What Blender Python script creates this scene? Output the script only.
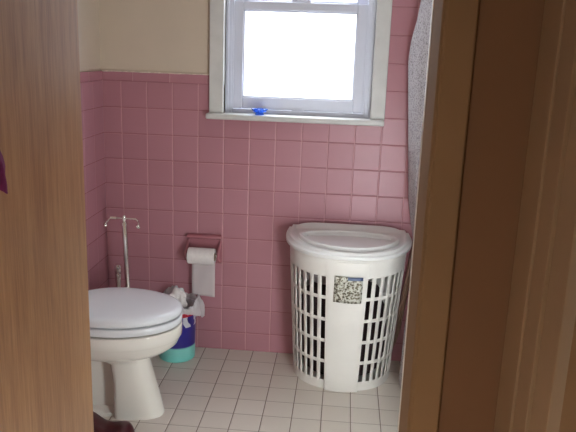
import bpy, bmesh, math, random
from math import pi, sin, cos, radians
from mathutils import Vector, Matrix, Euler, noise
random.seed(7)
S = bpy.context.scene
for o in list(bpy.data.objects): bpy.data.objects.remove(o)
C = S.collection

# ------------------------------------------------------------------ camera
cam_d = bpy.data.cameras.new('camera'); cam_o = bpy.data.objects.new('camera', cam_d); C.objects.link(cam_o)
cam_o.location = (0.94004, -2.80251, 1.32735)
cam_o.rotation_euler = (1.329957, -0.03413, 0.086775)
cam_d.sensor_width = 36; cam_d.lens = 42.1644; cam_d.clip_start = 0.02
S.camera = cam_o

# ------------------------------------------------------------------ light
w = bpy.data.worlds.new('sky'); S.world = w; w.use_nodes = True
wt_ = w.node_tree; bg = wt_.nodes['Background']; bg.inputs[1].default_value = 1.0
tc_ = wt_.nodes.new('ShaderNodeTexCoord'); sp_ = wt_.nodes.new('ShaderNodeSeparateXYZ'); rp_ = wt_.nodes.new('ShaderNodeMapRange')
rp_.inputs[1].default_value = .0; rp_.inputs[2].default_value = .5; rp_.inputs[3].default_value = 2.2; rp_.inputs[4].default_value = 12.0   # hazy ground below, bright overcast sky above
wt_.links.new(tc_.outputs['Generated'], sp_.inputs[0]); wt_.links.new(sp_.outputs[2], rp_.inputs[0])
vm_ = wt_.nodes.new('ShaderNodeVectorMath'); vm_.operation = 'SCALE'; vm_.inputs[0].default_value = (0.84, 0.91, 1.0)
wt_.links.new(rp_.outputs[0], vm_.inputs['Scale']); wt_.links.new(vm_.outputs[0], bg.inputs[0])
def area(name, loc, rot, sx, sy, power, col, portal=False):
    d = bpy.data.lights.new(name, 'AREA'); d.shape = 'RECTANGLE'; d.size = sx; d.size_y = sy; d.energy = power; d.color = col
    o = bpy.data.objects.new(name, d); C.objects.link(o); o.location = loc; o.rotation_euler = rot
    if portal: d.cycles.is_portal = True
    return o
area('window_portal', (0.74, 0.16, 1.55), (radians(-90), 0, 0), 0.62, 0.98, 1, (1, 1, 1), True)
CEIL_FILL = 7.0      # added fill, an unseen globe on the bathroom ceiling
HALL_FILL = 38.0  # added fill for the hall, its source is unseen
LOW_FILL = 7.0  # added low fill, brightens the lower part of the oak door
WALL_FILL = 24.0       # added frontal fill, an unseen glowing panel beside the bathroom door      
S.view_settings.view_transform = 'Standard'; S.view_settings.look = 'None'
S.view_settings.exposure = 0.46; S.view_settings.gamma = 1.0; S.view_settings.use_curve_mapping = False

# ------------------------------------------------------------------ materials
def s2l(c):
    return tuple(((v/255)/12.92 if v/255 <= .04045 else ((v/255+.055)/1.055)**2.4) for v in c) + (1,)
class N:
    def __init__(s, name):
        s.m = bpy.data.materials.new(name); s.m.use_nodes = True; s.t = s.m.node_tree; s.b = s.t.nodes['Principled BSDF']
    def n(s, t, **k):
        o = s.t.nodes.new('ShaderNode'+t)
        for a, v in k.items(): setattr(o, a, v)
        return o
    def l(s, a, b): s.t.links.new(a, b)
    def math(s, op, a, b=None, c=None):
        o = s.n('Math', operation=op)
        for i, v in enumerate((a, b, c)):
            if v is None: continue
            if isinstance(v, (int, float)): o.inputs[i].default_value = v
            else: s.l(v, o.inputs[i])
        return o.outputs[0]
    def mix(s, f, a, b):
        o = s.n('Mix', data_type='RGBA')
        for i, v in ((0, f), (6, a), (7, b)):
            if isinstance(v, (int, float, tuple)): o.inputs[i].default_value = v
            else: s.l(v, o.inputs[i])
        return o.outputs[2]
    def noise(s, scale, detail=3, vec=None, rough=.5):
        o = s.n('TexNoise'); o.inputs['Scale'].default_value = scale; o.inputs['Detail'].default_value = detail; o.inputs['Roughness'].default_value = rough
        if vec is not None: s.l(vec, o.inputs['Vector'])
        return o.outputs['Fac']
    def objco(s): return s.n('TexCoord').outputs['Object']
    def pos(s): return s.n('NewGeometry').outputs['Position']
    def scaled(s, v, sc):
        o = s.n('Mapping'); o.inputs['Scale'].default_value = sc; s.l(v, o.inputs['Vector']); return o.outputs[0]
    def ramp(s, f, stops):
        o = s.n('ValToRGB'); e = o.color_ramp.elements
        e[0].position, e[0].color = stops[0]; e[1].position, e[1].color = stops[1]
        for p, c in stops[2:]: x = e.new(p); x.color = c
        s.l(f, o.inputs[0]); return o.outputs[0]
    def bump(s, h, strength, dist=.002):
        o = s.n('Bump'); o.inputs['Strength'].default_value = strength; o.inputs['Distance'].default_value = dist
        s.l(h, o.inputs['Height']); s.l(o.outputs[0], s.b.inputs['Normal']); return o
    def set(s, **k):
        for a, v in k.items():
            i = s.b.inputs[a.replace('_', ' ')]
            if isinstance(v, (int, float, tuple)): i.default_value = v
            else: s.l(v, i)
        return s
def simple(name, col, rough=.5, metal=0, nscale=20, namt=.08, bump=0, coat=0):
    q = N(name); c = s2l(col); f = q.noise(nscale, 4, q.objco())
    dk = tuple(v*(1-namt) for v in c[:3])+(1,); lt = tuple(min(1, v*(1+namt)) for v in c[:3])+(1,)
    q.set(Base_Color=q.ramp(f, [(.3, dk), (.7, lt)]), Roughness=rough, Metallic=metal, Coat_Weight=coat)
    if bump: q.bump(f, bump)
    return q.m
P = 0.1095
def tile_mat(name, axU, axV, offU, offV, gw, col, col2, grout_u, grout_v, rough, tilt=.0, pitchU=P):
    q = N(name); sp = q.n('SeparateXYZ'); q.l(q.pos(), sp.inputs[0])
    ds = []; ids = []
    for ax, off, pt in ((axU, offU, pitchU), (axV, offV, P)):
        u = q.math('DIVIDE', q.math('SUBTRACT', sp.outputs[ax], off), pt)
        f = q.math('FRACT', u); ids.append(q.math('FLOOR', u))
        ds.append(q.math('MULTIPLY', q.math('MINIMUM', f, q.math('SUBTRACT', 1.0, f)), pt))
    mu = q.math('LESS_THAN', ds[0], gw/2); mv = q.math('LESS_THAN', ds[1], gw/2)
    cb = q.n('CombineXYZ'); q.l(ids[0], cb.inputs[0]); q.l(ids[1], cb.inputs[1])
    wn = q.n('TexWhiteNoise', noise_dimensions='3D'); q.l(cb.outputs[0], wn.inputs[0])
    nz = q.noise(9, 3, q.pos())
    f = q.math('ADD', q.math('MULTIPLY', wn.outputs['Value'], .6), q.math('MULTIPLY', nz, .4))
    base = q.mix(f, s2l(col), s2l(col2))
    c = q.mix(mv, base, s2l(grout_v)); c = q.mix(mu, c, s2l(grout_u))
    m = q.math('MAXIMUM', mu, mv)
    d = q.math('MINIMUM', ds[0], ds[1])
    h = q.n('MapRange', interpolation_type='SMOOTHSTEP'); q.l(d, h.inputs[0]); h.inputs[1].default_value = gw*.3; h.inputs[2].default_value = gw*.5+.0035
    q.set(Base_Color=c, Roughness=q.math('ADD', rough, q.math('MULTIPLY', m, .5)))
    b = q.n('Bump'); b.inputs['Strength'].default_value = .8; b.inputs['Distance'].default_value = .0012; q.l(h.outputs[0], b.inputs['Height'])
    # every tile sits at a very slightly different angle
    if tilt:
        va = q.n('VectorMath', operation='SUBTRACT'); q.l(wn.outputs['Color'], va.inputs[0]); va.inputs[1].default_value = (.5, .5, .5)
        vs = q.n('VectorMath', operation='SCALE'); q.l(va.outputs[0], vs.inputs[0]); vs.inputs['Scale'].default_value = tilt
        ad = q.n('VectorMath', operation='ADD'); q.l(vs.outputs[0], ad.inputs[0]); q.l(b.outputs[0], ad.inputs[1])
        nm = q.n('VectorMath', operation='NORMALIZE'); q.l(ad.outputs[0], nm.inputs[0]); q.l(nm.outputs[0], q.b.inputs['Normal'])
    else: q.l(b.outputs[0], q.b.inputs['Normal'])
    return q.m
PINK, PINK2 = (172, 119, 129), (180, 127, 138)
GU, GV = (200, 154, 156), (150, 92, 100)
M = {}
M['tile_back'] = tile_mat('pink_tile_back', 0, 2, 0.0, 1.180, .0024, PINK, PINK2, GU, GV, .40, .04)
M['tile_side'] = tile_mat('pink_tile_side', 1, 2, 0.0, 1.180, .0024, PINK, PINK2, GU, GV, .40, .04)
M['cap_back'] = tile_mat('pink_cap_back', 0, 2, .052, 1.1735, .0024, PINK, PINK2, GU, GV, .16, 0, .157)
M['cap_side'] = tile_mat('pink_cap_side', 1, 2, .0, 1.1735, .0024, PINK, PINK2, GU, GV, .16, 0, .157)
M['floor_tile'] = tile_mat('white_floor_tile', 0, 1, .3647, 0.0, .0032, (204, 194, 184), (212, 204, 195), (126, 112, 102), (158, 144, 134), .34, .015)
M['cream'] = simple('cream_plaster', (204, 188, 170), .75, nscale=3, namt=.04, bump=.05)
M['ceil'] = simple('ceiling_white', (228, 224, 214), .8, nscale=4, namt=.03)
M['trim'] = simple('trim_paint', (204, 203, 200), .45, nscale=14, namt=.07)
M['vinyl'] = simple('window_vinyl', (212, 214, 226), .4, nscale=10, namt=.03)
M['caulk'] = simple('old_caulk', (226, 210, 196), .7, nscale=60, namt=.2)
M['porcelain'] = simple('porcelain', (226, 222, 214), .08, nscale=3, namt=.02, coat=.3)
M['seat'] = simple('toilet_seat_plastic', (220, 222, 226), .22, nscale=3, namt=.02)
M['plastic'] = simple('white_plastic', (226, 222, 216), .38, nscale=8, namt=.03)
M['lidplastic'] = simple('white_lid_plastic', (222, 221, 219), .3, nscale=8, namt=.03)
M['chrome'] = simple('chrome', (240, 238, 236), .07, 1, namt=.02)
M['brass'] = simple('aged_brass', (150, 110, 60), .35, 1, namt=.1)
M['pink_ceramic'] = simple('pink_ceramic', (172, 112, 120), .15, nscale=5, namt=.05)
M['paper'] = simple('toilet_paper_white', (228, 222, 220), .9, nscale=90, namt=.04, bump=.2)
M['card'] = simple('cardboard_core', (150, 125, 100), .9)
M['laundry'] = simple('dark_laundry_cloth', (58, 44, 46), .95, nscale=9, namt=.5, bump=.3)
M['laundry2'] = simple('grey_laundry_cloth', (150, 140, 140), .95, nscale=9, namt=.3, bump=.3)
M['maroon'] = simple('maroon_patent_leather', (60, 8, 18), .3, nscale=6, namt=.1, coat=.15)
M['sole'] = simple('dark_sole', (30, 18, 18), .6)
M['purple'] = simple('magenta_cloth', (120, 20, 92), .9, nscale=60, namt=.3, bump=.5)
M['black'] = simple('black_rubber', (25, 25, 25), .6)
M['jamb'] = simple('tan_painted_wood', (146, 118, 88), .8, nscale=6, namt=.05)
M['jamb'].node_tree.nodes['Principled BSDF'].inputs['Specular IOR Level'].default_value = .15
M['hallwall'] = simple('tan_hall_paint', (126, 92, 64), .8, nscale=4, namt=.05)
M['sidetrim'] = simple('beige_painted_trim', (152, 126, 98), .7, nscale=6, namt=.05)
M['litedge'] = simple('lit_edge_white', (240, 238, 232), .3, nscale=6, namt=.02)  # white stands in for light catching the jamb edge
M['hallfloor'] = simple('hall_floor_wood', (120, 84, 56), .5, nscale=4, namt=.15)
def wood():
    q = N('oak_veneer'); co = q.objco()
    a = q.noise(1.0, 8, q.scaled(co, (60, 60, 3.2)), .62); b = q.noise(1.0, 5, q.scaled(co, (320, 320, 14)), .6)
    f = q.math('ADD', q.math('MULTIPLY', a, .6), q.math('MULTIPLY', b, .4))
    q.set(Base_Color=q.ramp(f, [(.36, s2l((156, 112, 68))), (.52, s2l((186, 142, 94))), (.66, s2l((202, 160, 112)))]), Roughness=.36, Coat_Weight=.25, Coat_Roughness=.28)
    q.bump(b, .15, .001); return q.m
M['oak'] = wood()
def glass():
    q = N('window_glass'); t = q.n('BsdfTransparent'); g = q.n('BsdfGlossy'); g.inputs['Roughness'].default_value = .02
    mx = q.n('MixShader'); mx.inputs[0].default_value = .05; q.l(t.outputs[0], mx.inputs[1]); q.l(g.outputs[0], mx.inputs[2])
    q.l(mx.outputs[0], q.t.nodes['Material Output'].inputs[0]); return q.m
M['glass'] = glass()
def blueglass():
    q = N('blue_clear_plastic'); q.set(Base_Color=s2l((90, 150, 250)), Roughness=.12, Transmission_Weight=.6, IOR=1.4); return q.m
M['blueglass'] = blueglass()
def terry():
    q = N('mottled_curtain_cloth'); v = q.n('TexVoronoi'); v.inputs['Scale'].default_value = 160; q.l(q.objco(), v.inputs['Vector'])
    nz = q.noise(130, 3, q.objco()); f = q.math('ADD', q.math('MULTIPLY', v.outputs['Distance'], .5), q.math('MULTIPLY', nz, .6))
    q.set(Base_Color=q.ramp(f, [(.3, s2l((112, 106, 108))), (.6, s2l((178, 172, 174)))]), Roughness=.9); q.bump(f, .8, .004); return q.m
M['terry'] = terry()
M['liner'] = simple('tan_liner', (150, 122, 104), .6, nscale=30, namt=.12)
def bagm():
    q = N('translucent_bag_film'); f = q.noise(14, 4, q.objco())
    t = q.n('BsdfTranslucent'); t.inputs[0].default_value = s2l((230, 228, 232))
    q.set(Base_Color=s2l((240, 238, 240)), Roughness=.25)
    a = q.n('MixShader'); a.inputs[0].default_value = .3; q.l(q.b.outputs[0], a.inputs[1]); q.l(t.outputs[0], a.inputs[2])
    tr = q.n('BsdfTransparent'); b = q.n('MixShader'); q.l(q.ramp(f, [(.35, (.08, .08, .08, 1)), (.65, (.32, .32, .32, 1))]), b.inputs[0])
    q.l(a.outputs[0], b.inputs[1]); q.l(tr.outputs[0], b.inputs[2]); q.l(b.outputs[0], q.t.nodes['Material Output'].inputs[0]); return q.m
M['bag'] = bagm()
def pailm():
    q = N('printed_pail'); sp = q.n('SeparateXYZ'); q.l(q.objco(), sp.inputs[0]); z = sp.outputs[2]
    wv = q.n('TexWave'); wv.inputs['Scale'].default_value = 9; wv.inputs['Distortion'].default_value = 9; q.l(q.objco(), wv.inputs['Vector'])
    g = q.ramp(z, [(0, s2l((120, 206, 198))), (.066, s2l((140, 214, 206))), (.067, s2l((44, 40, 128))), (.15, s2l((52, 44, 140)))])
    g = q.mix(q.math('MULTIPLY', q.math('GREATER_THAN', z, .160), q.math('GREATER_THAN', wv.outputs['Fac'], .5)), g, s2l((214, 214, 226)))
    g = q.mix(q.math('GREATER_THAN', z, .208), g, s2l((186, 34, 52)))
    g = q.mix(q.math('GREATER_THAN', z, .226), g, s2l((220, 220, 226)))
    q.set(Base_Color=g, Roughness=.35); return q.m
M['pail'] = pailm()
def sheetm():
    q = N('thin_tissue_sheet'); q.set(Base_Color=s2l((224, 214, 216)), Roughness=.9)
    t = q.n('BsdfTransparent'); m = q.n('MixShader'); m.inputs[0].default_value = .30
    q.l(q.b.outputs[0], m.inputs[1]); q.l(t.outputs[0], m.inputs[2]); q.l(m.outputs[0], q.t.nodes['Material Output'].inputs[0]); return q.m
M['sheet'] = sheetm()
def stickerm():
    q = N('foil_sticker'); v = q.n('TexVoronoi', feature='F1'); v.inputs['Scale'].default_value = 120; q.l(q.objco(), v.inputs['Vector'])
    nz = q.noise(75, 4, q.objco(), .7); f = q.math('ADD', q.math('MULTIPLY', v.outputs['Distance'], .4), q.math('MULTIPLY', nz, .7))
    col = q.ramp(f, [(.38, s2l((52, 48, 40))), (.5, s2l((120, 112, 92))), (.62, s2l((205, 205, 195)))])
    sp = q.n('SeparateXYZ'); q.l(q.objco(), sp.inputs[0])
    band = q.math('MULTIPLY', q.math('GREATER_THAN', sp.outputs[2], .042), q.math('GREATER_THAN', sp.outputs[0], -.004))
    col = q.mix(band, col, s2l((70, 82, 112)))
    q.set(Base_Color=col, Roughness=.4, Metallic=.15); return q.m
M['sticker'] = stickerm()
M['stickerwhite'] = simple('sticker_print_white', (225, 225, 220), .5)
M['shade'] = None
def emis(name, col, st):
    q = N(name); q.set(Base_Color=(.9, .9, .88, 1), Emission_Color=col, Emission_Strength=st); return q.m

# ------------------------------------------------------------------ mesh helpers
def obj(name, bm, mat, parent=None, smooth=True, bevel=0, seg=2, kind=None, mods=(), auto=40):
    bmesh.ops.recalc_face_normals(bm, faces=bm.faces[:])
    me = bpy.data.meshes.new(name); bm.to_mesh(me); bm.free()
    o = bpy.data.objects.new(name, me); C.objects.link(o)
    if isinstance(mat, (list, tuple)):
        for m in mat: me.materials.append(m)
    else: me.materials.append(mat)
    if parent: o.parent = parent
    if smooth:
        me.polygons.foreach_set('use_smooth', [True]*len(me.polygons))
        try: me.set_sharp_from_angle(angle=radians(auto))
        except Exception: pass
    for m in mods:
        mm = o.modifiers.new(m[0], m[0])
        for k, v in m[1].items(): setattr(mm, k, v)
    if bevel:
        b = o.modifiers.new('bevel', 'BEVEL'); b.width = bevel; b.segments = seg; b.limit_method = 'ANGLE'; b.angle_limit = radians(40); b.harden_normals = False
    if kind: o['kind'] = kind
    return o
def thing(name, label, cat, loc=(0, 0, 0), group=None):
    o = bpy.data.objects.new(name, None); C.objects.link(o); o.location = loc; o.empty_display_size = .05
    o['label'] = label; o['category'] = cat
    if group: o['group'] = group
    return o
def tag(o, label, cat): o['label'] = label; o['category'] = cat; return o
def box(bm, x0, x1, y0, y1, z0, z1, mi=0):
    v = [bm.verts.new((x, y, z)) for z in (z0, z1) for y in (y0, y1) for x in (x0, x1)]
    for f in ((0, 1, 3, 2), (4, 5, 7, 6), (0, 1, 5, 4), (2, 3, 7, 6), (0, 2, 6, 4), (1, 3, 7, 5)):
        bm.faces.new([v[i] for i in f]).material_index = mi
def boxes(*a):
    bm = bmesh.new()
    for b in a: box(bm, *b)
    return bm
def loft(bm, rings, capa=True, capb=True, closed=True):
    R = [[bm.verts.new(p) for p in r] for r in rings]; n = len(R[0])
    for a, b in zip(R, R[1:]):
        for i in range(n if closed else n-1):
            j = (i+1) % n; bm.faces.new((a[i], a[j], b[j], b[i]))
    if capa: bm.faces.new(R[0])
    if capb: bm.faces.new(R[-1])
    return R
def lathe(bm, prof, n=32, c=(0, 0), capa=True, capb=True):
    return loft(bm, [[(c[0]+r*cos(2*pi*i/n), c[1]+r*sin(2*pi*i/n), z) for i in range(n)] for r, z in prof], capa, capb)
def tube(bm, pts, r, n=12, cap=True):
    pts = [Vector(p) for p in pts]; rings = []
    up = Vector((0, 0, 1))
    for i, p in enumerate(pts):
        d = (pts[min(i+1, len(pts)-1)]-pts[max(i-1, 0)]).normalized()
        a = d.cross(up if abs(d.z) < .95 else Vector((0, 1, 0))).normalized(); b = d.cross(a).normalized()
        rr = r[i] if isinstance(r, (list, tuple)) else r
        rings.append([p+a*rr*cos(2*pi*k/n)+b*rr*sin(2*pi*k/n) for k in range(n)])
    loft(bm, rings, cap, cap)
def ball(bm, c, r, sx=1, sy=1, sz=1):
    bmesh.ops.create_uvsphere(bm, u_segments=20, v_segments=12, radius=r, matrix=Matrix.Translation(c) @ Matrix.Diagonal((sx, sy, sz, 1)))

# ------------------------------------------------------------------ the room
XL, XC, XR, YF, YH = -.08, -.30, 1.98, -1.62, -1.74
WX0, WX1, WZ0, WZ1 = .437, 1.043, 1.06, 2.03
fl = obj('floor', boxes((XC-.1, XR+.1, -1.68, .1, -.1, 0)), M['floor_tile'], smooth=False, kind='structure')
obj('floor_hall', boxes((XC-.1, 1.40, -3.6, -1.68, -.1, 0)), M['hallfloor'], smooth=False, kind='structure')
obj('ceiling', boxes((XC-.1, XR+.1, -3.6, .15, 2.42, 2.5)), M['ceil'], smooth=False, kind='structure')
y0, y1 = .006, .15
wb = obj('wall_back', boxes((XC-.1, WX0, y0, y1, 0, 2.42), (WX1, XR+.1, y0, y1, 0, 2.42), (WX0, WX1, y0, y1, 0, WZ0-.02), (WX0, WX1, y0, y1, WZ1, 2.42)), M['cream'], smooth=False, kind='structure')
TW = 1.09
obj('tile_facing', boxes((XL, WX0, 0, .008, 0, 1.18), (WX0, WX1, 0, .008, 0, WZ0-.02), (WX1, XR, 0, .008, 0, 1.18), (TW, XR, 0, .008, 1.18, 1.18+P*6)), M['tile_back'], wb, smooth=False)
obj('tile_cap', boxes((XL, WX0-.01, -.003, .008, 1.18, 1.219)), M['cap_back'], wb, bevel=.003)
# left: a boxed pipe chase in the corner, then the wall itself
wl = obj('wall_left', boxes((XC-.1, XL-.008, -.28, .006, 0, 2.42), (XC-.1, XC-.008, YH, -.28, 0, 2.42)), M['cream'], smooth=False, kind='structure')
obj('tile_facing', boxes((XL-.008, XL, -.28, 0, 0, 1.18), (XC-.008, XC, YF, -.288, 0, 1.18), (XC, XL, -.288, -.28, 0, 1.18)), M['tile_side'], wl, smooth=False)
obj('tile_cap', boxes((XL-.008, XL+.003, -.283, -.003, 1.18, 1.219)), M['cap_side'], wl, bevel=.003)
# ragged paint and caulk edge above the cap tiles
bm = bmesh.new(); n = 60; top = []; bot = []
for i in range(n+1):
    x = XL+.003+(.372-XL-.003)*i/n; t = .0020+.0032*max(0, noise.noise((x*23, 3, 1))+.25)
    top.append(x); bot.append(t)
rg = [[(x, -.0045, 1.2185-t*.6), (x, -.0045, 1.2195+t*.45), (x, .006, 1.2195+t*.45), (x, .006, 1.2185-t*.6)] for x, t in zip(top, bot)]
loft(bm, rg); obj('caulk_line', bm, M['caulk'], wb)
obj('wall_right', boxes((XR+.008, XR+.1, YH, .006, 0, 2.42)), M['cream'], smooth=False, kind='structure')
obj('wall_right_tile', boxes((XR, XR+.008, YF, 0, 0, 1.18+P*6)), M['tile_side'], smooth=False, kind='structure')
JL, JR, DH = .468, 1.076, 2.04
wf = obj('wall_front', boxes((XC-.1, JL-.02, YH, YF, 0, 2.42), (JR+.02, XR+.1, YH, YF, 0, 2.42), (JL-.02, JR+.02, YH, YF, DH+.02, 2.42)), [M['hallwall']], smooth=False, kind='structure')
obj('wall_front_bath', boxes((XC, JL-.06, YF, YF+.006, 0, 2.42), (JR+.06, XR, YF, YF+.006, 0, 2.42), (JL-.06, JR+.06, YF, YF+.006, DH+.06, 2.42)), M['cream'], smooth=False, kind='structure')
# hall
obj('wall_hall_left', boxes((-.42, -.32, -3.6, YH, 0, 2.42)), M['hallwall'], smooth=False, kind='structure')
obj('wall_hall_back', boxes((-.42, 1.40, -3.7, -3.6, 0, 2.42)), M['hallwall'], smooth=False, kind='structure')
SX = 1.222
obj('wall_hall_right', boxes((SX+.03, SX+.15, -3.6, -2.80, 0, 2.42), (SX+.03, SX+.15, -2.80, YH, DH+.03, 2.42), (SX+.03, SX+.15, -1.80, YH, 0, DH+.03)), M['hallwall'], smooth=False, kind='structure')

# bathroom door frame: jamb, stop, casings
fr = obj('trim_1', boxes((JR, JR+.02, YH, YF, 0, DH+.02), (JL-.02, JL, YH, YF, 0, DH+.02), (JL, JR, YH, YF, DH, DH+.02)), M['jamb'], bevel=.002, kind='structure')
obj('casing', boxes((JR+.004, 1.128, YH-.009, YH, 0, DH+.07), (JL-.07, JL-.004, YH-.009, YH, 0, DH+.07)), M['jamb'], fr, bevel=.004)
obj('casing', boxes((JL-.004, JR+.004, YH-.009, YH, DH+.004, DH+.07)), M['jamb'], fr, bevel=.004)
obj('lit_edge_strip', boxes((JR-.001, JR+.06, YF, YF+.013, 0, DH+.06)), M['litedge'], fr, bevel=.002)  # strip added in white as the bright lit edge of the jamb
# door frame in the hall side wall: stepped casing, jamb, then a closed flush door
sf = obj('trim_2', boxes((SX, SX+.03, -1.832, YH-.001, 0, DH+.05)), M['sidetrim'], bevel=.0015, kind='structure')
obj('casing_step', boxes((SX+.004, SX+.03, -1.893, -1.832, 0, DH+.03)), M['sidetrim'], sf, bevel=.0015)
obj('jamb', boxes((SX+.010, SX+.06, -1.962, -1.893, 0, DH+.01)), M['sidetrim'], sf, bevel=.0015)
obj('door_1', boxes((SX+.022, SX+.062, -2.78, -1.972, .008, DH)), M['jamb'], bevel=.003, kind='structure')

# ------------------------------------------------------------------ window
wt = obj('trim_3', boxes((.377, .436, -.018, .0, WZ0+.004, 2.10), (1.043, 1.101, -.018, .0, WZ0+.004, 2.10)), M['trim'], bevel=.003, kind='structure')
obj('head_casing', boxes((.377, 1.101, -.018, 0, 2.10, 2.165)), M['trim'], wt, bevel=.003)
obj('reveal', boxes((.430, .437, 0, .15, WZ0, WZ1), (WX1, WX1+.007, 0, .15, WZ0, WZ1), (.43, WX1+.007, 0, .15, WZ1, WZ1+.01)), M['trim'], wt, smooth=False)
obj('window_sill', boxes((.368, 1.100, -.045, .15, 1.041, 1.064)), M['trim'], wt, bevel=.006, seg=3)
wn_ = obj('window_1', boxes((.437, .462, .035, .13, 1.064, WZ1), (1.018, 1.043, .035, .13, 1.064, WZ1), (.462, 1.018, .035, .13, 2.005, WZ1), (.462, 1.018, .040, .13, 1.064, 1.080)), M['vinyl'], bevel=.002, kind='structure')
# inner tracks
obj('track', boxes((.462, .468, .036, .046, 1.08, 2.005), (1.010, 1.018, .036, .046, 1.08, 2.005), (.437, .449, .022, .036, 1.064, WZ1), (1.031, 1.043, .022, .036, 1.064, WZ1)), M['vinyl'], wn_, bevel=.001)
def sash(y, za, zb, gz0, gz1):
    s = obj('sash', boxes((.466, .505, y, y+.03, za, zb), (.970, 1.011, y, y+.03, za, zb), (.505, .970, y, y+.03, za, gz0), (.505, .970, y, y+.03, gz1, zb)), M['vinyl'], wn_, bevel=.003)
    obj('bead', boxes((.505, .510, y+.006, y+.024, gz0, gz1), (.965, .970, y+.006, y+.024, gz0, gz1), (.505, .970, y+.006, y+.024, gz0, gz0+.006), (.505, .970, y+.006, y+.024, gz1-.005, gz1)), M['vinyl'], s, smooth=False)
    obj('pane', boxes((.507, .968, y+.012, y+.018, gz0, gz1)), M['glass'], s, smooth=False)
    return s
s1 = sash(.048, 1.082, 1.517, 1.130, 1.483)
s2 = sash(.088, 1.487, 2.0, 1.521, 1.955)
obj('latch', boxes((.715, .765, .044, .060, 1.080, 1.088)), M['vinyl'], s1, bevel=.002)
obj('lock', boxes((.70, .78, .055, .085, 1.517, 1.530)), M['vinyl'], s1, bevel=.003)

# ------------------------------------------------------------------ wooden door, standing open into the bathroom
hx, hy = .529, -1.768
dr = thing('wooden_door', 'open flush door in light oak veneer filling the left edge, in front of the toilet', 'door', (hx, hy, 0)); dr.rotation_euler = (0, 0, radians(-90))
DWID = .605
obj('door_leaf', boxes((0, DWID, -.035, 0, .01, 2.02)), M['oak'], dr, bevel=.0015)
for z in (.25, 1.80):
    bm = bmesh.new(); box(bm, -.001, 0, -.032, -.002, z-.045, z+.045); tube(bm, [(-.004, -.036, z-.045), (-.004, -.036, z+.045)], .004)
    obj('hinge', bm, M['brass'], dr)
bm = bmesh.new(); lathe(bm, [(.006, 0), (.028, .002), (.030, .006), (.012, .012), (.010, .030), (.024, .040), (.028, .052), (.022, .064), (.006, .067)], 28)
bmesh.ops.rotate(bm, verts=bm.verts, matrix=Matrix.Rotation(-pi/2, 3, 'X')); bmesh.ops.translate(bm, verts=bm.verts, vec=(DWID-.06, 0, .96)); obj('knob', bm, M['brass'], dr)
CY = -2.118
hk = thing('coat_hook', 'brass hook on the oak door holding the magenta cloth, outside the frame', 'hook', (hx, CY, 1.262))
bm = bmesh.new(); tube(bm, [(.003, 0, .010), (.018, 0, .006), (.026, 0, -.006), (.030, 0, -.010), (.035, 0, -.002)], .003, 8); obj('hook_arm', bm, M['brass'], hk)
obj('hook_plate', boxes((.0003, .004, -.010, .010, -.012, .026)), M['brass'], hk, bevel=.001)
bm = bmesh.new(); rings = []
for k in range(15):
    t = k/14; z = 1.252-.090*t; wd = .012+.032*min(1, t*1.5); th = .004+.005*min(1, t*2)
    rings.append([(hx+.027+th*sin(a)*(1+.25*sin(a*5+k*.4)), CY+wd*cos(a)*(1+.08*sin(a*7+k*.7)), z-(.005*sin(a*4) if k == 14 else 0)) for a in [2*pi*i/40 for i in range(40)]])
loft(bm, rings); tag(obj('magenta_cloth', bm, M['purple']), 'dark magenta cloth hanging at the far left edge against the oak door', 'cloth')

# ------------------------------------------------------------------ toilet, facing right
def egg(cx, cy, Lb, Lf, W, z, n=56, e=1.0):
    out = []
    for i in range(n):
        t = 2*pi*i/n; c, s = cos(t), sin(t)
        L = Lf if c > 0 else Lb
        cc = math.copysign(abs(c)**e, c); ss = math.copysign(abs(s)**e, s)
        out.append((cx+L*cc, cy+W*ss, z))
    return out
TY = -.578
to = thing('toilet', 'white two-piece toilet with closed lid, partly behind the oak door', 'toilet', (0, 0, 0))
bm = bmesh.new()
R_ = [egg(.175, TY, .026, .152, .070, 0, e=.8), egg(.175, TY, .026, .150, .070, .012, e=.8), egg(.175, TY, .026, .136, .069, .07, e=.8), egg(.175, TY, .026, .118, .067, .14, e=.82), egg(.17, TY, .035, .106, .066, .21, e=.9),
      egg(.15, TY, .09, .122, .078, .236), egg(.14, TY, .15, .165, .112, .248), egg(.14, TY, .17, .210, .145, .263), egg(.14, TY, .18, .238, .165, .286), egg(.14, TY, .185, .248, .172, .308), egg(.14, TY, .186, .250, .174, .313), egg(.14, TY, .187, .254, .177, .318), egg(.14, TY, .187, .255, .177, .355), egg(.14, TY, .186, .2535, .1755, .3585), egg(.14, TY, .18, .248, .170, .359), egg(.14, TY, .13, .20, .13, .359), egg(.14, TY, .10, .16, .10, .28)]
loft(bm, R_); obj('bowl', bm, M['porcelain'], to, auto=70)
bm = bmesh.new()   # trapway and foot behind the pedestal
loft(bm, [egg(.03, TY, .17, .16, .066, 0, e=.8), egg(.03, TY, .17, .16, .065, .012, e=.8), egg(.03, TY, .16, .15, .045, .018), egg(.03, TY, .14, .14, .022, .022), egg(.02, TY, .10, .14, .020, .10), egg(-.02, TY, .06, .15, .024, .19), egg(-.02, TY, .10, .16, .06, .25), egg(-.03, TY, .20, .13, .10, .30), egg(-.03, TY, .20, .12, .12, .345)])
obj('trapway', bm, M['porcelain'], to, auto=70)
def plate(rs):
    bm = bmesh.new(); loft(bm, rs); return bm
obj('seat', plate([egg(.15, TY, .17, .218, .150, .366), egg(.15, TY, .190, .243, .174, .366), egg(.15, TY, .191, .245, .176, .3675), egg(.15, TY, .191, .245, .176, .3895), egg(.15, TY, .190, .243, .174, .391), egg(.15, TY, .182, .233, .160, .3915)]), M['seat'], to, auto=70)
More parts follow.
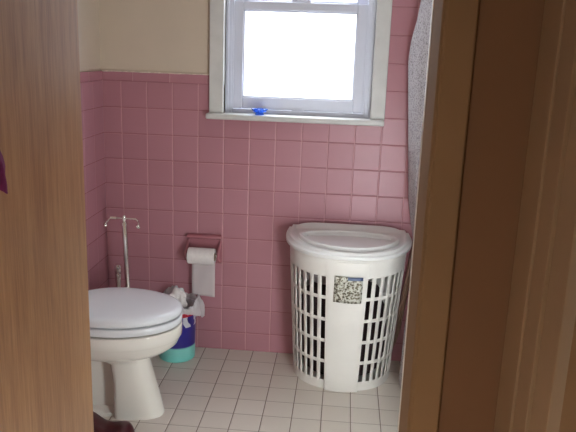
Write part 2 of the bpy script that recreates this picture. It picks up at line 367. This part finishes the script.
lid = obj('lid', plate([egg(.148, TY+.003, .17, .228, .155, .398), egg(.148, TY+.003, .191, .244, .174, .398), egg(.148, TY+.003, .193, .2465, .176, .400), egg(.148, TY+.003, .193, .2465, .176, .411), egg(.148, TY+.003, .190, .242, .172, .418), egg(.148, TY+.003, .178, .228, .158, .424), egg(.148, TY+.003, .16, .20, .140, .4275), egg(.148, TY+.003, .10, .13, .09, .431), egg(.148, TY+.003, .03, .04, .03, .432)]), M['seat'], to, auto=75)
for s in (-1, 1):
    bm = bmesh.new(); ball(bm, (.30, TY+s*.110, .3945), .008, 1.2, 1, .35); obj('lid_bumper', bm, M['plastic'], to)
    obj('hinge', boxes((-.055, -.02, TY+s*.075-.02, TY+s*.075+.02, .355, .405)), M['seat'], to, bevel=.006)
    bm = bmesh.new(); lathe(bm, [(.012, .02), (.012, .034), (.007, .044)], 16, (.05, TY+s*.078)); obj('bolt_cap', bm, M['plastic'], to)
obj('tank', boxes((-.285, -.075, TY-.215, TY+.215, .345, .70)), M['porcelain'], to, bevel=.025, seg=4)
obj('tank_lid', boxes((-.292, -.068, TY-.222, TY+.222, .702, .735)), M['porcelain'], to, bevel=.010, seg=3)
bm = bmesh.new(); tube(bm, [(-.075, TY-.15, .64), (-.055, TY-.15, .64), (-.052, TY-.12, .637), (-.050, TY-.08, .632)], .006); obj('flush_lever', bm, M['chrome'], to)

# ------------------------------------------------------------------ chrome stand with T arms, brush in its holder
sx_, sy_ = .072, -.185
st = thing('toilet_paper_stand', 'chrome T-armed stand behind the toilet, in the tiled corner', 'stand', (sx_, sy_, 0))
bm = bmesh.new(); lathe(bm, [(.002, 0), (.056, 0), (.058, .006), (.052, .012), (.02, .018), (.012, .03)], 40); obj('base', bm, M['chrome'], st)
bm = bmesh.new(); tube(bm, [(.006, 0, .018), (-.010, 0, .607)], [.0115, .0105], 20); obj('pole', bm, M['chrome'], st)
bm = bmesh.new(); lathe(bm, [(.0135, .607), (.0135, .619), (.008, .624), (.008, .635), (.010, .641), (.008, .647), (.002, .651)], 20, (-.0105, 0)); obj('collar', bm, M['chrome'], st)
for s in (-1, 1):
    bm = bmesh.new(); L = .050 if s > 0 else .054
    pts = [(-.0105, 0, .636), (-.0105+s*L, -.004*s, .636), (-.0105+s*(L+.010), -.006*s, .629), (-.0105+s*(L+(.012 if s > 0 else .022)), -.010, .614)]
    tube(bm, pts, .0040, 10); arm = obj('arm', bm, M['chrome'], st)
    bm = bmesh.new(); ball(bm, (pts[-1][0], pts[-1][1]-.002, .607), .0095); obj('knob', bm, M['chrome'], arm)
    if s < 0:
        bm = bmesh.new(); tube(bm, [(-.0105-.032, 0, .636), (-.0105-.058, 0, .636)], .0062, 12); obj('sleeve', bm, M['chrome'], arm)
br = thing('toilet_brush', 'chrome toilet brush in a short holder left of the T-armed stand', 'toilet brush', (.002, -.105, 0))
bm = bmesh.new(); lathe(bm, [(.033, 0), (.036, .004), (.036, .17), (.038, .175), (.033, .176), (.028, .17)], 32); obj('holder', bm, M['chrome'], br)
bm = bmesh.new(); lathe(bm, [(.012, .16), (.0115, .31), (.013, .335), (.0145, .345)], 20); obj('handle', bm, M['chrome'], br)
bm = bmesh.new(); lathe(bm, [(.0145, .345), (.016, .366), (.013, .371), (.0162, .376), (.0162, .405), (.0135, .409)], 20); obj('handle_cap', bm, M['chrome'], br)

# ------------------------------------------------------------------ toilet paper holder and roll
hd = thing('toilet_paper_holder', 'pink ceramic toilet paper holder set in the tiled back wall', 'paper holder', (.36, 0, .47))
bm = boxes((-.074, .074, -.010, .0, -.062, .066))
obj('back_plate', bm, M['pink_ceramic'], hd, bevel=.005)
bm = bmesh.new()
loft(bm, [[(x, -.010, .070), (x, -.030, .066), (x, -.034, .058), (x, -.026, .052), (x, -.010, .046)] for x in (-.075, .075)]); obj('hood', bm, M['pink_ceramic'], hd, bevel=.003)
for s in (-1, 1):
    bm = bmesh.new(); prof = [(-.008, -.050), (-.008, .050), (-.040, .030), (-.074, .006), (-.080, -.006), (-.076, -.020), (-.050, -.040), (-.012, -.056)]
    loft(bm, [[(s*x, y, z-.004) for y, z in prof] for x in (.066, .077)]); obj('post', bm, M['pink_ceramic'], hd, bevel=.004, seg=3)
bm = bmesh.new(); tube(bm, [(-.067, -.066, -.010), (.067, -.066, -.010)], .007); obj('roller', bm, M['chrome'], hd)
RY, RZ, RR = -.070, .457, .035
rl = thing('toilet_paper_roll', 'white toilet paper roll with a long sheet hanging, in the pink holder', 'toilet paper', (.360, RY, RZ))
bm = bmesh.new(); n = 40
def circ(x, r): return [(x, r*cos(2*pi*i/n), r*sin(2*pi*i/n)) for i in range(n)]
loft(bm, [circ(-.058, .019), circ(-.058, RR-.002), circ(-.056, RR), circ(.055, RR), circ(.057, RR-.002), circ(.057, .019), circ(-.058, .019)], False, False); obj('paper', bm, M['paper'], rl)
bm = bmesh.new(); loft(bm, [circ(-.0585, .0145), circ(-.0585, .0188), circ(.0575, .0188), circ(.0575, .0145), circ(-.0585, .0145)], False, False); obj('core', bm, M['card'], rl)
bm = bmesh.new(); rg = []
for k in range(26):
    t = k/25
    if k < 6:
        a = radians(20+k*14); y, z = (RR+.0008)*sin(a), (RR+.0008)*cos(a)
    else: y, z = (RR+.0008)-.004*sin((k-6)/19*2.4), -(k-6)/19*.190
    rg.append([(-.050+.102*i/8, y+.0012*sin(i*1.1+k*.35)*(t > .35), z-.006*(i/8)*(t > .3)) for i in range(9)])
loft(bm, rg, False, False, closed=False); obj('hanging_sheet', bm, M['sheet'], rl, mods=[('SOLIDIFY', dict(thickness=.0008, offset=-1))])

# ------------------------------------------------------------------ pail used as a waste bin, lined with a bag
BX, BY = .258, -.100
pl = thing('waste_pail', 'small blue and teal printed pail used as a bin, between toilet and wall', 'waste bin', (BX, BY, 0))
bm = bmesh.new(); lathe(bm, [(.074, .0), (.078, .004), (.079, .06), (.083, .235), (.0855, .238), (.0855, .246), (.080, .246), (.077, .23), (.073, .010)], 48, capa=True, capb=True); obj('pail_body', bm, M['pail'], pl)
bm = bmesh.new(); rings = []; n = 140
for k, t in enumerate([0, .12, .25, .4, .5, .6, .7, .8, .9, 1.0]):
    ring = []
    for i in range(n):
        a = 2*pi*i/n; c_, s_ = cos(a), sin(a)
        nz = noise.noise((c_*2.0+4, s_*2.0, 1.3)); n2 = noise.noise((c_*6+9, s_*6, k*.22)); n3 = noise.noise((c_*13, s_*13+5, k*.4))
        right = max(0, cos(a-.45))**2; left = max(0, cos(a-2.6))**2; front = max(0, -s_)
        peak = .258+.018*right+.020*left+.040*nz+.012*max(0, s_)
        peak = max(peak, .252); drop = peak-(.232-.050*right-.012*left)
        if t <= .5:                       # inside, rising to the crest
            u = t/.5; r = .071+(.085-.071)*u+(.010*right)*u*u; z = .10+(peak-.10)*u
            r = min(r, .0755) if z < .25 else r
        else:                             # folded over, falling outside
            u = (t-.5)/.5; r = .089+.010*sin(u*pi*.8)+.026*right*u+.010*left*u; z = peak-drop*u**1.3
        r += (.006*n2+.004*n3)*(t > .3); 
        if t > .5: r = max(r, .0885)
        z += (.008*n2+.005*n3)*(t > .35)
        if BY+r*s_ > -.006: r = (-.006-BY)/s_
        ring.append((r*c_, r*s_, z))
    rings.append(ring)
loft(bm, rings, True, False); tag(obj('bin_liner_bag', bm, M['bag'], auto=60), 'crumpled whitish plastic bag lining the blue pail and folded over its rim', 'plastic bag').location = (BX, BY, 0)
bm = bmesh.new(); bmesh.ops.create_icosphere(bm, subdivisions=4, radius=.040)
for v in bm.verts:
    d = 1+.45*noise.noise(v.co*28)+.3*noise.noise(v.co*60); v.co = Vector((v.co.x*.9*d, v.co.y*.8*d, v.co.z*1.15*d))
tag(obj('crumpled_tissue', bm, M['paper'], auto=20), 'crumpled grey scrap of tissue sticking up out of the lined pail', 'trash').location = (BX+.005, BY-.0, .262)

# ------------------------------------------------------------------ laundry hamper (D shaped, flat side to the wall)
hp = thing('laundry_hamper', 'white plastic slotted half-round laundry hamper with lid, against the pink wall', 'laundry hamper', (.981, -.035, 0))
HT = .585
def dpoint(s, z, off=0.0):
    """s: signed arc fraction, 0 = front centre, +-1 = where the curve meets the straight side"""
    k = z/HT; a = .207+.033*k+off; b = .222+.082*k+off; yb = -.052-.02*k
    t = pi/2-s*pi/2 if abs(s) <= 1 else None
    e = .86
    x = a*math.copysign(abs(sin(s*pi/2))**e, s); y = yb-b*abs(cos(s*pi/2))**e
    return Vector((x, y, z))
# build arc-length table at mid height so that slots are even
def arc_tab(z):
    tab = [0]; p = dpoint(0, z)
    for i in range(1, 401):
        q = dpoint(i/400, z); tab.append(tab[-1]+(q-p).length); p = q
    return tab
TAB = arc_tab(.3)
def s_at(L):
    for i in range(1, 401):
        if TAB[i] >= L: return (i-1+(L-TAB[i-1])/(TAB[i]-TAB[i-1]))/400
    return 1.0
PANEL = .078; NS = 9; L0 = PANEL-.006; L1 = TAB[-1]-.012; pit = (L1-L0)/NS
cols = [(0, 0), (PANEL*.33, 0), (PANEL*.66, 0), (L0, 0)]
for i in range(NS):
    a = L0+i*pit; cols += [(a+.002, 1), (a+.002+pit*.56, 0)]
cols += [(TAB[-1], 0)]
colS = []
for L, f in cols: colS.append((s_at(L), f))
zr = [(0, 0), (.012, 0), (.035, 0)]
RZ0, RP = .042, .0955
for i in range(5): zr += [(RZ0+i*RP, 1), (RZ0+i*RP+.040, 1), (RZ0+i*RP+.082, 0)]
zr += [(.515, 0), (.55, 0), (HT, 0)]
bm = bmesh.new()
half = []
full = [(-s, f2) for s, f2 in reversed(colS)]
# column list left to right with slot flag for the strip that starts at this column
lst = []
m = len(colS)
for i in range(m-1, 0, -1): lst.append((-colS[i][0], colS[i-1][1]))
for i in range(m): lst.append((colS[i][0], colS[i][1]))
lst[-1] = (lst[-1][0], 0)
V = []
for z, fz in zr:
    row = [dpoint(-1, z)*1.0]; row[0] = Vector((dpoint(-1, z).x+.0, -.004, z))
    r0 = Vector((-(.201+.033*z/HT), 0, z)); r1 = Vector(((.201+.033*z/HT), 0, z))
    pts = [r0]+[dpoint(s, z) for s, _ in lst]+[r1]
    # straight back between r1 and r0
    back = [Vector((r1.x+(r0.x-r1.x)*k/6, 0, z)) for k in range(1, 6)]
    V.append([bm.verts.new(p) for p in pts+back])
flags = [0]+[f for _, f in lst]+[0]*6
nc = len(V[0])
for j in range(len(zr)-1):
    for i in range(nc):
        if zr[j][1] and i < len(flags) and flags[i]: continue
        k = (i+1) % nc; bm.faces.new((V[j][i], V[j][k], V[j+1][k], V[j+1][i]))
bm.faces.new(list(reversed(V[0])))
body = obj('body', bm, M['plastic'], hp, auto=50, mods=[('SOLIDIFY', dict(thickness=.0035, offset=-1))])
# plain front panel
bm = bmesh.new(); rg = []
for z in (0.002, .1, .2, .3, .4, .5, .572):
    k = z/HT; hw = .066+.015*k; out = .0012+.0135*(1-min(1, k))**1.5
    rg.append([(x_, dpoint(0, z).y-out+(abs(x_)/.2)**2*.10*.9, z) for x_ in [hw*(i/5-1) for i in range(11)]])
loft(bm, rg, False, False, closed=False); pn = obj('front_panel', bm, M['plastic'], hp, mods=[('SOLIDIFY', dict(thickness=.006, offset=0))], bevel=.0015)
# printed foil sticker
bm = bmesh.new(); rg = []
for z in [-.056+.112*i/6 for i in range(7)]:
    rg.append([(x_, -.0055+(abs(x_)/.2)**2*.09, z) for x_ in [-.053+.106*i/8 for i in range(9)]])
loft(bm, rg, False, False, closed=False)
zs = .462; tl = math.atan2(-(dpoint(0, .51).y-dpoint(0, .41).y), .10)
sk = obj('sticker', bm, M['sticker'], pn, mods=[('SOLIDIFY', dict(thickness=.0006, offset=0))]); sk.location = (.006, dpoint(0, zs).y-.0012-.0018-.0036, zs); sk.rotation_euler = (tl, radians(1), 0)
sk['label'] = 'silvery foil sticker with dark mottled print'
# lid
lidr = thing('tmp', '', ''); bpy.data.objects.remove(lidr)
def dring(sc, z, n=48, yshift=0, rz=HT):
    pts = []
    for i in range(n+1):
        s = -1+2*i/n; p = dpoint(s, rz); pts.append(p)
    pts = [Vector((pts[0].x*.985, 0.004, 0))]+pts+[Vector((pts[-1].x*.985, 0.004, 0))]
    pts += [Vector((pts[-1].x*(1-2*k/8), 0.004, 0)) for k in range(1, 8)]
    c = Vector((0, -.17, 0)); out = []
    for p in pts:
        q = c+(Vector((p.x, p.y, 0))-c)*sc; out.append((q.x, q.y+yshift, z))
    return out
bm = bmesh.new()
def dr2(off, z, backoff=None):
    n = 48; pts = []
    for i in range(n+1):
        p = dpoint(-1+2*i/n, HT, off); pts.append((p.x, p.y, z))
    bo = min(.004, .004+ (off if backoff is None else backoff))
    xe = pts[-1][0]
    pts = [(-xe*.985, bo, z)]+pts+[(xe*.985, bo, z)]+[(xe*.985*(1-2*k/8), bo, z) for k in range(1, 8)]
    return pts
loft(bm, [dr2(.006, .586), dr2(.014, .586), dr2(.0155, .5875), dr2(.0155, .598), dr2(.014, .600), dr2(.004, .600), dr2(.002, .602), dr2(.0, .609), dr2(-.002, .611), dr2(-.010, .611), dr2(-.013, .6085), dr2(-.016, .604), dr2(-.030, .604), dr2(-.05, .606), dr2(-.06, .606)])
ld = obj('lid', bm, M['lidplastic'], hp, auto=60)
# raised rear rail of the lid
bm = bmesh.new(); rg = []
for i in range(33):
    t = -1+2*i/32; x_ = .222*t; h = .018*(1-abs(t)**7); 
    rg.append([(x_, .004, .604), (x_, .004, .606+h), (x_, -.004, .608+h), (x_, -.012, .607+h), (x_, -.030-.01*(1-t*t), .604+.3*h), (x_, -.045-.012*(1-t*t), .604)])
loft(bm, rg); obj('rear_rail', bm, M['lidplastic'], ld, auto=60)
# lens-shaped raised handle panel
def lens(cx, cy, a, bf, bb, z, n=64):
    out = []
    for i in range(n):
        t = 2*pi*i/n; s_, c_ = sin(t), cos(t)
        out.append((cx+a*c_, cy+(bf if s_ < 0 else bb)*math.copysign(abs(s_)**1.25, s_), z))
    return out
bm = bmesh.new(); cy_ = -.165
loft(bm, [lens(0, cy_, .200, .175, .088, .604), lens(0, cy_, .199, .174, .087, .616), lens(0, cy_, .196, .171, .084, .6195), lens(0, cy_, .190, .165, .079, .6195), lens(0, cy_, .184, .159, .074, .616), lens(0, cy_, .178, .153, .068, .6045), lens(0, cy_, .12, .10, .04, .603)])
obj('handle_panel', bm, M['lidplastic'], ld, auto=60)
for k, (yy, L) in enumerate(((-.100, .150), (-.116, .165))):
    bm = bmesh.new(); tube(bm, [(L*t, yy-.04*t*t, .6085) for t in [-1+i/10 for i in range(21)]], .0035, 8); obj('ridge', bm, M['lidplastic'], ld)
# laundry inside
bm = bmesh.new(); bmesh.ops.create_icosphere(bm, subdivisions=5, radius=1)
for v in bm.verts:
    p = v.co.copy(); z = .22+p.z*.20; k = z/HT
    d = 1+.10*noise.noise(p*3)+.06*noise.noise(p*8)
    sq = lambda t: math.copysign(abs(t)**.6, t)
    r = math.hypot(p.x, p.y)
    v.co = Vector((sq(p.x)*.172*d, -.150+sq(p.y)*(.098 if p.y < 0 else .11)*d, .225+sq(p.z)*.205))
tag(obj('laundry_pile', bm, M['laundry']), 'dark clothes seen through the slots of the white hamper', 'laundry').location = (.973, -.035, 0)
bm = bmesh.new(); bmesh.ops.create_icosphere(bm, subdivisions=4, radius=.06)
for v in bm.verts:
    d = 1+.3*noise.noise(v.co*30); v.co = Vector((v.co.x*1.9*d, v.co.y*1.0*d, v.co.z*.7*d))
tag(obj('light_garment', bm, M['laundry2']), 'light grey garment lying on top of the dark clothes inside the hamper', 'laundry').location = (.91, -.20, .462)

# ------------------------------------------------------------------ tub, curtain, liner, rod
tb = thing('bathtub', 'white bathtub along the right wall behind the shower curtain', 'bathtub', (1.62, -.79, 0))
bm = bmesh.new()
def rrect(x0, x1, y0, y1, r, z, n=6):
    out = []
    for cx, cy, a0 in ((x1-r, y1-r, 0), (x0+r, y1-r, pi/2), (x0+r, y0+r, pi), (x1-r, y0+r, 3*pi/2)):
        for i in range(n+1):
            a = a0+pi/2*i/n; out.append((cx+r*cos(a), cy+r*sin(a), z))
    return out
X0, X1, Y0_, Y1_ = -.29, .352, -.80, .782
loft(bm, [rrect(X0, X1, Y0_, Y1_, .01, 0), rrect(X0, X1, Y0_, Y1_, .01, .35), rrect(X0+.004, X1, Y0_, Y1_, .012, .36), rrect(X0+.065, X1-.05, Y0_+.07, Y1_-.08, .14, .36), rrect(X0+.08, X1-.065, Y0_+.09, Y1_-.10, .14, .33), rrect(X0+.11, X1-.09, Y0_+.16, Y1_-.16, .13, .09), rrect(X0+.16, X1-.14, Y0_+.22, Y1_-.22, .10, .07)])
obj('tub_shell', bm, M['porcelain'], tb, auto=50)
rod = thing('curtain_rod', 'chrome shower curtain rod along the tub, above the frame', 'curtain rod', (1.300, -.81, 1.93))
bm = bmesh.new(); tube(bm, [(0, -.80, 0), (0, .806, 0)], .0125, 20); obj('rod', bm, M['chrome'], rod)
for y in (-.797, .803):
    bm = bmesh.new(); tube(bm, [(0, y-.003, 0), (0, y+.003, 0)], .03, 24); obj('flange', bm, M['chrome'], rod)
ZX = [(1.98, 1.285), (1.75, 1.262), (1.60, 1.225), (1.528, 1.204), (1.455, 1.195), (1.381, 1.179), (1.307, 1.173), (1.156, 1.184), (.961, 1.199), (.76, 1.215), (.66, 1.232), (.594, 1.246), (.518, 1.246), (.365, 1.238), (.263, 1.222), (.157, 1.212), (.075, 1.209), (.04, 1.219)]
def leadx(z):
    for (za, xa), (zb, xb) in zip(ZX, ZX[1:]):
        if zb <= z <= za: return xa+(xb-xa)*(za-z)/(za-zb)
    return ZX[-1][1] if z < .1 else ZX[0][1]
def leady(z):
    if z > .5: return -.10
    if z > .365: return -.10-.10*(.5-z)/.135
    return -.20-.13*min(1, (.365-z)/.2)
cu = thing('shower_curtain', 'mottled grey-beige shower curtain hanging at right, behind the door jamb', 'shower curtain', (1.30, -.8, 0))
bm = bmesh.new(); rg = []
NZ, NY = 70, 110
for j in range(NZ+1):
    z = 1.905-(1.905-.045)*j/NZ; row = []
    for i in range(NY+1):
        u = i/NY; ys = leady(z); y = ys+(-1.05-ys)*u
        g = min(1, u/.22); g = g*g*(3-2*g)
        base = 1.285 if z > .62 else 1.268
        xx = leadx(z)*(1-g)+base*g
        fold = (.013*sin(u*46+.6*sin(z*2))+.005*sin(u*97+z*3))*g
        if z < .42: xx = min(xx+fold, 1.305)
        else: xx += fold
        row.append((xx-1.30, y+.8, z))
    rg.append(row)
loft(bm, rg, False, False, closed=False); obj('cloth', bm, M['terry'], cu, auto=180, mods=[('SOLIDIFY', dict(thickness=.003, offset=0))])
for k in range(10):
    y = -.12-k*.1; bm = bmesh.new(); pts = [(-.018*cos(a)+.0, y+.8, 1.918+.026*sin(a)) for a in [2*pi*i/20 for i in range(21)]]
    tube(bm, pts, .0018, 6, cap=False); obj('ring', bm, M['chrome'], cu)
# tan liner tail hanging by the wall
LN = [(.60, 1.250, 1.262), (.505, 1.240, 1.262), (.43, 1.232, 1.260), (.363, 1.223, 1.246), (.265, 1.211, 1.234), (.181, 1.209, 1.224), (.120, 1.198, 1.210), (.096, 1.196, 1.200)]
bm = bmesh.new(); rg = []
for z, xa, xb in LN: rg.append([(xa+(xb-xa)*i/6, -.075+.006*sin(i*1.9+z*4), z) for i in range(7)])
loft(bm, rg, False, False, closed=False); tag(obj('curtain_liner', bm, M['liner'], mods=[('SOLIDIFY', dict(thickness=.0025, offset=0))]), 'narrow tan liner tail hanging between the hamper and the shower curtain', 'curtain liner')

# ------------------------------------------------------------------ small blue fluted dish on the sill
bm = bmesh.new(); n = 48; rings = []
for r, z, am in [(.010, .002, 0), (.018, .0, 0), (.019, .004, .03), (.014, .008, .03), (.026, .014, .10), (.032, .024, .13), (.030, .025, .13), (.022, .015, .08), (.006, .010, 0)]:
    rings.append([(r*(1+am*cos(8*2*pi*i/n))*cos(2*pi*i/n), r*(1+am*cos(8*2*pi*i/n))*sin(2*pi*i/n), z) for i in range(n)])
loft(bm, rings); tag(obj('blue_dish', bm, M['blueglass'], auto=80), 'tiny clear blue fluted dish standing on the window sill', 'dish').location = (.587, -.006, 1.0642)

# ------------------------------------------------------------------ maroon shoe on the floor
sh = thing('maroon_shoe', 'glossy dark maroon shoe on the floor at the bottom edge, beside the oak door', 'shoe', (0, -.785, 0))
prof = [(.035, .020, .010, .100), (.05, .030, .010, .118), (.08, .033, .010, .118), (.11, .034, .010, .112), (.14, .035, .010, .098), (.163, .037, .010, .074), (.187, .040, .010, .062), (.210, .043, .010, .063), (.235, .044, .010, .070), (.252, .042, .010, .069), (.265, .036, .010, .059), (.275, .024, .010, .038), (.279, .010, .012, .024)]
bm = bmesh.new(); rg = []
for x, hw, zb, zt in prof:
    rg.append([(x, hw*math.copysign(abs(cos(a))**.8, cos(a)), zb+(zt-zb)*(.5+.5*math.copysign(abs(sin(a))**.85, sin(a)))) for a in [2*pi*i/24 for i in range(24)]])
loft(bm, rg); obj('upper', bm, M['maroon'], sh, auto=80, mods=[('SUBSURF', dict(levels=1, render_levels=1))])
bm = bmesh.new(); rg = []
loft(bm, [[(x, y*1.04, z) for x, y in [(p[0], p[1]) for p in prof]+[(p[0], -p[1]) for p in reversed(prof)]] for z in (0, .014)]); obj('sole', bm, M['sole'], sh, bevel=.002)

# ------------------------------------------------------------------ fill lamps added to raise the brightness (all out of frame)
cl = thing('ceiling_fill_light', 'added fill light shaped as a round white glass ceiling light, above the frame', 'ceiling light', (1.02, -.98, 2.42))
bm = bmesh.new(); lathe(bm, [(.02, 0), (.13, 0), (.135, -.012), (.125, -.03)], 40); obj('canopy', bm, M['chrome'], cl)
bm = bmesh.new(); lathe(bm, [(.118, -.03), (.145, -.055), (.14, -.085), (.10, -.11), (.04, -.122), (.005, -.124)], 40); obj('shade', bm, emis('bath_fill_glow', (.94, .98, 1, 1), CEIL_FILL), cl)
hl = thing('ceiling_fill_light', 'added hall fill shaped as a small ceiling light, behind the viewer', 'ceiling light', (.55, -2.95, 2.42))
bm = bmesh.new(); lathe(bm, [(.02, 0), (.09, 0), (.095, -.01), (.085, -.02)], 32); obj('canopy', bm, M['brass'], hl)
bm = bmesh.new(); lathe(bm, [(.08, -.02), (.10, -.04), (.095, -.06), (.06, -.08), (.005, -.088)], 32); obj('shade', bm, emis('hall_fill_glow', (1, .9, .78, 1), HALL_FILL), hl)
wsn = thing('wall_fill_panel', 'added frosted fill panel on the wall beside the bathroom door, out of frame', 'wall light', (1.268, YF+.006, .63))
obj('housing', boxes((-.13, .13, .0005, .03, -.25, .25)), M['chrome'], wsn, bevel=.004)
obj('diffuser', boxes((-.118, .118, .031, .05, -.238, .238)), emis('wall_fill_glow', (.90, .98, 1, 1), WALL_FILL), wsn, bevel=.006)
tl_ = thing('low_fill_lamp', 'added low fill lamp with a paper drum shade on the hall floor, below the frame', 'lamp', (.86, -2.36, 0))
bm = bmesh.new(); lathe(bm, [(.07, 0), (.075, .01), (.06, .02), (.015, .04), (.03, .12), (.04, .18), (.015, .26), (.012, .32)], 32); obj('base', bm, M['brass'], tl_)
bm = bmesh.new(); lathe(bm, [(.095, .30), (.08, .50), (.076, .50), (.091, .30)], 32, capa=False, capb=False); obj('shade', bm, emis('low_fill_glow', (1, .88, .74, 1), LOW_FILL), tl_)
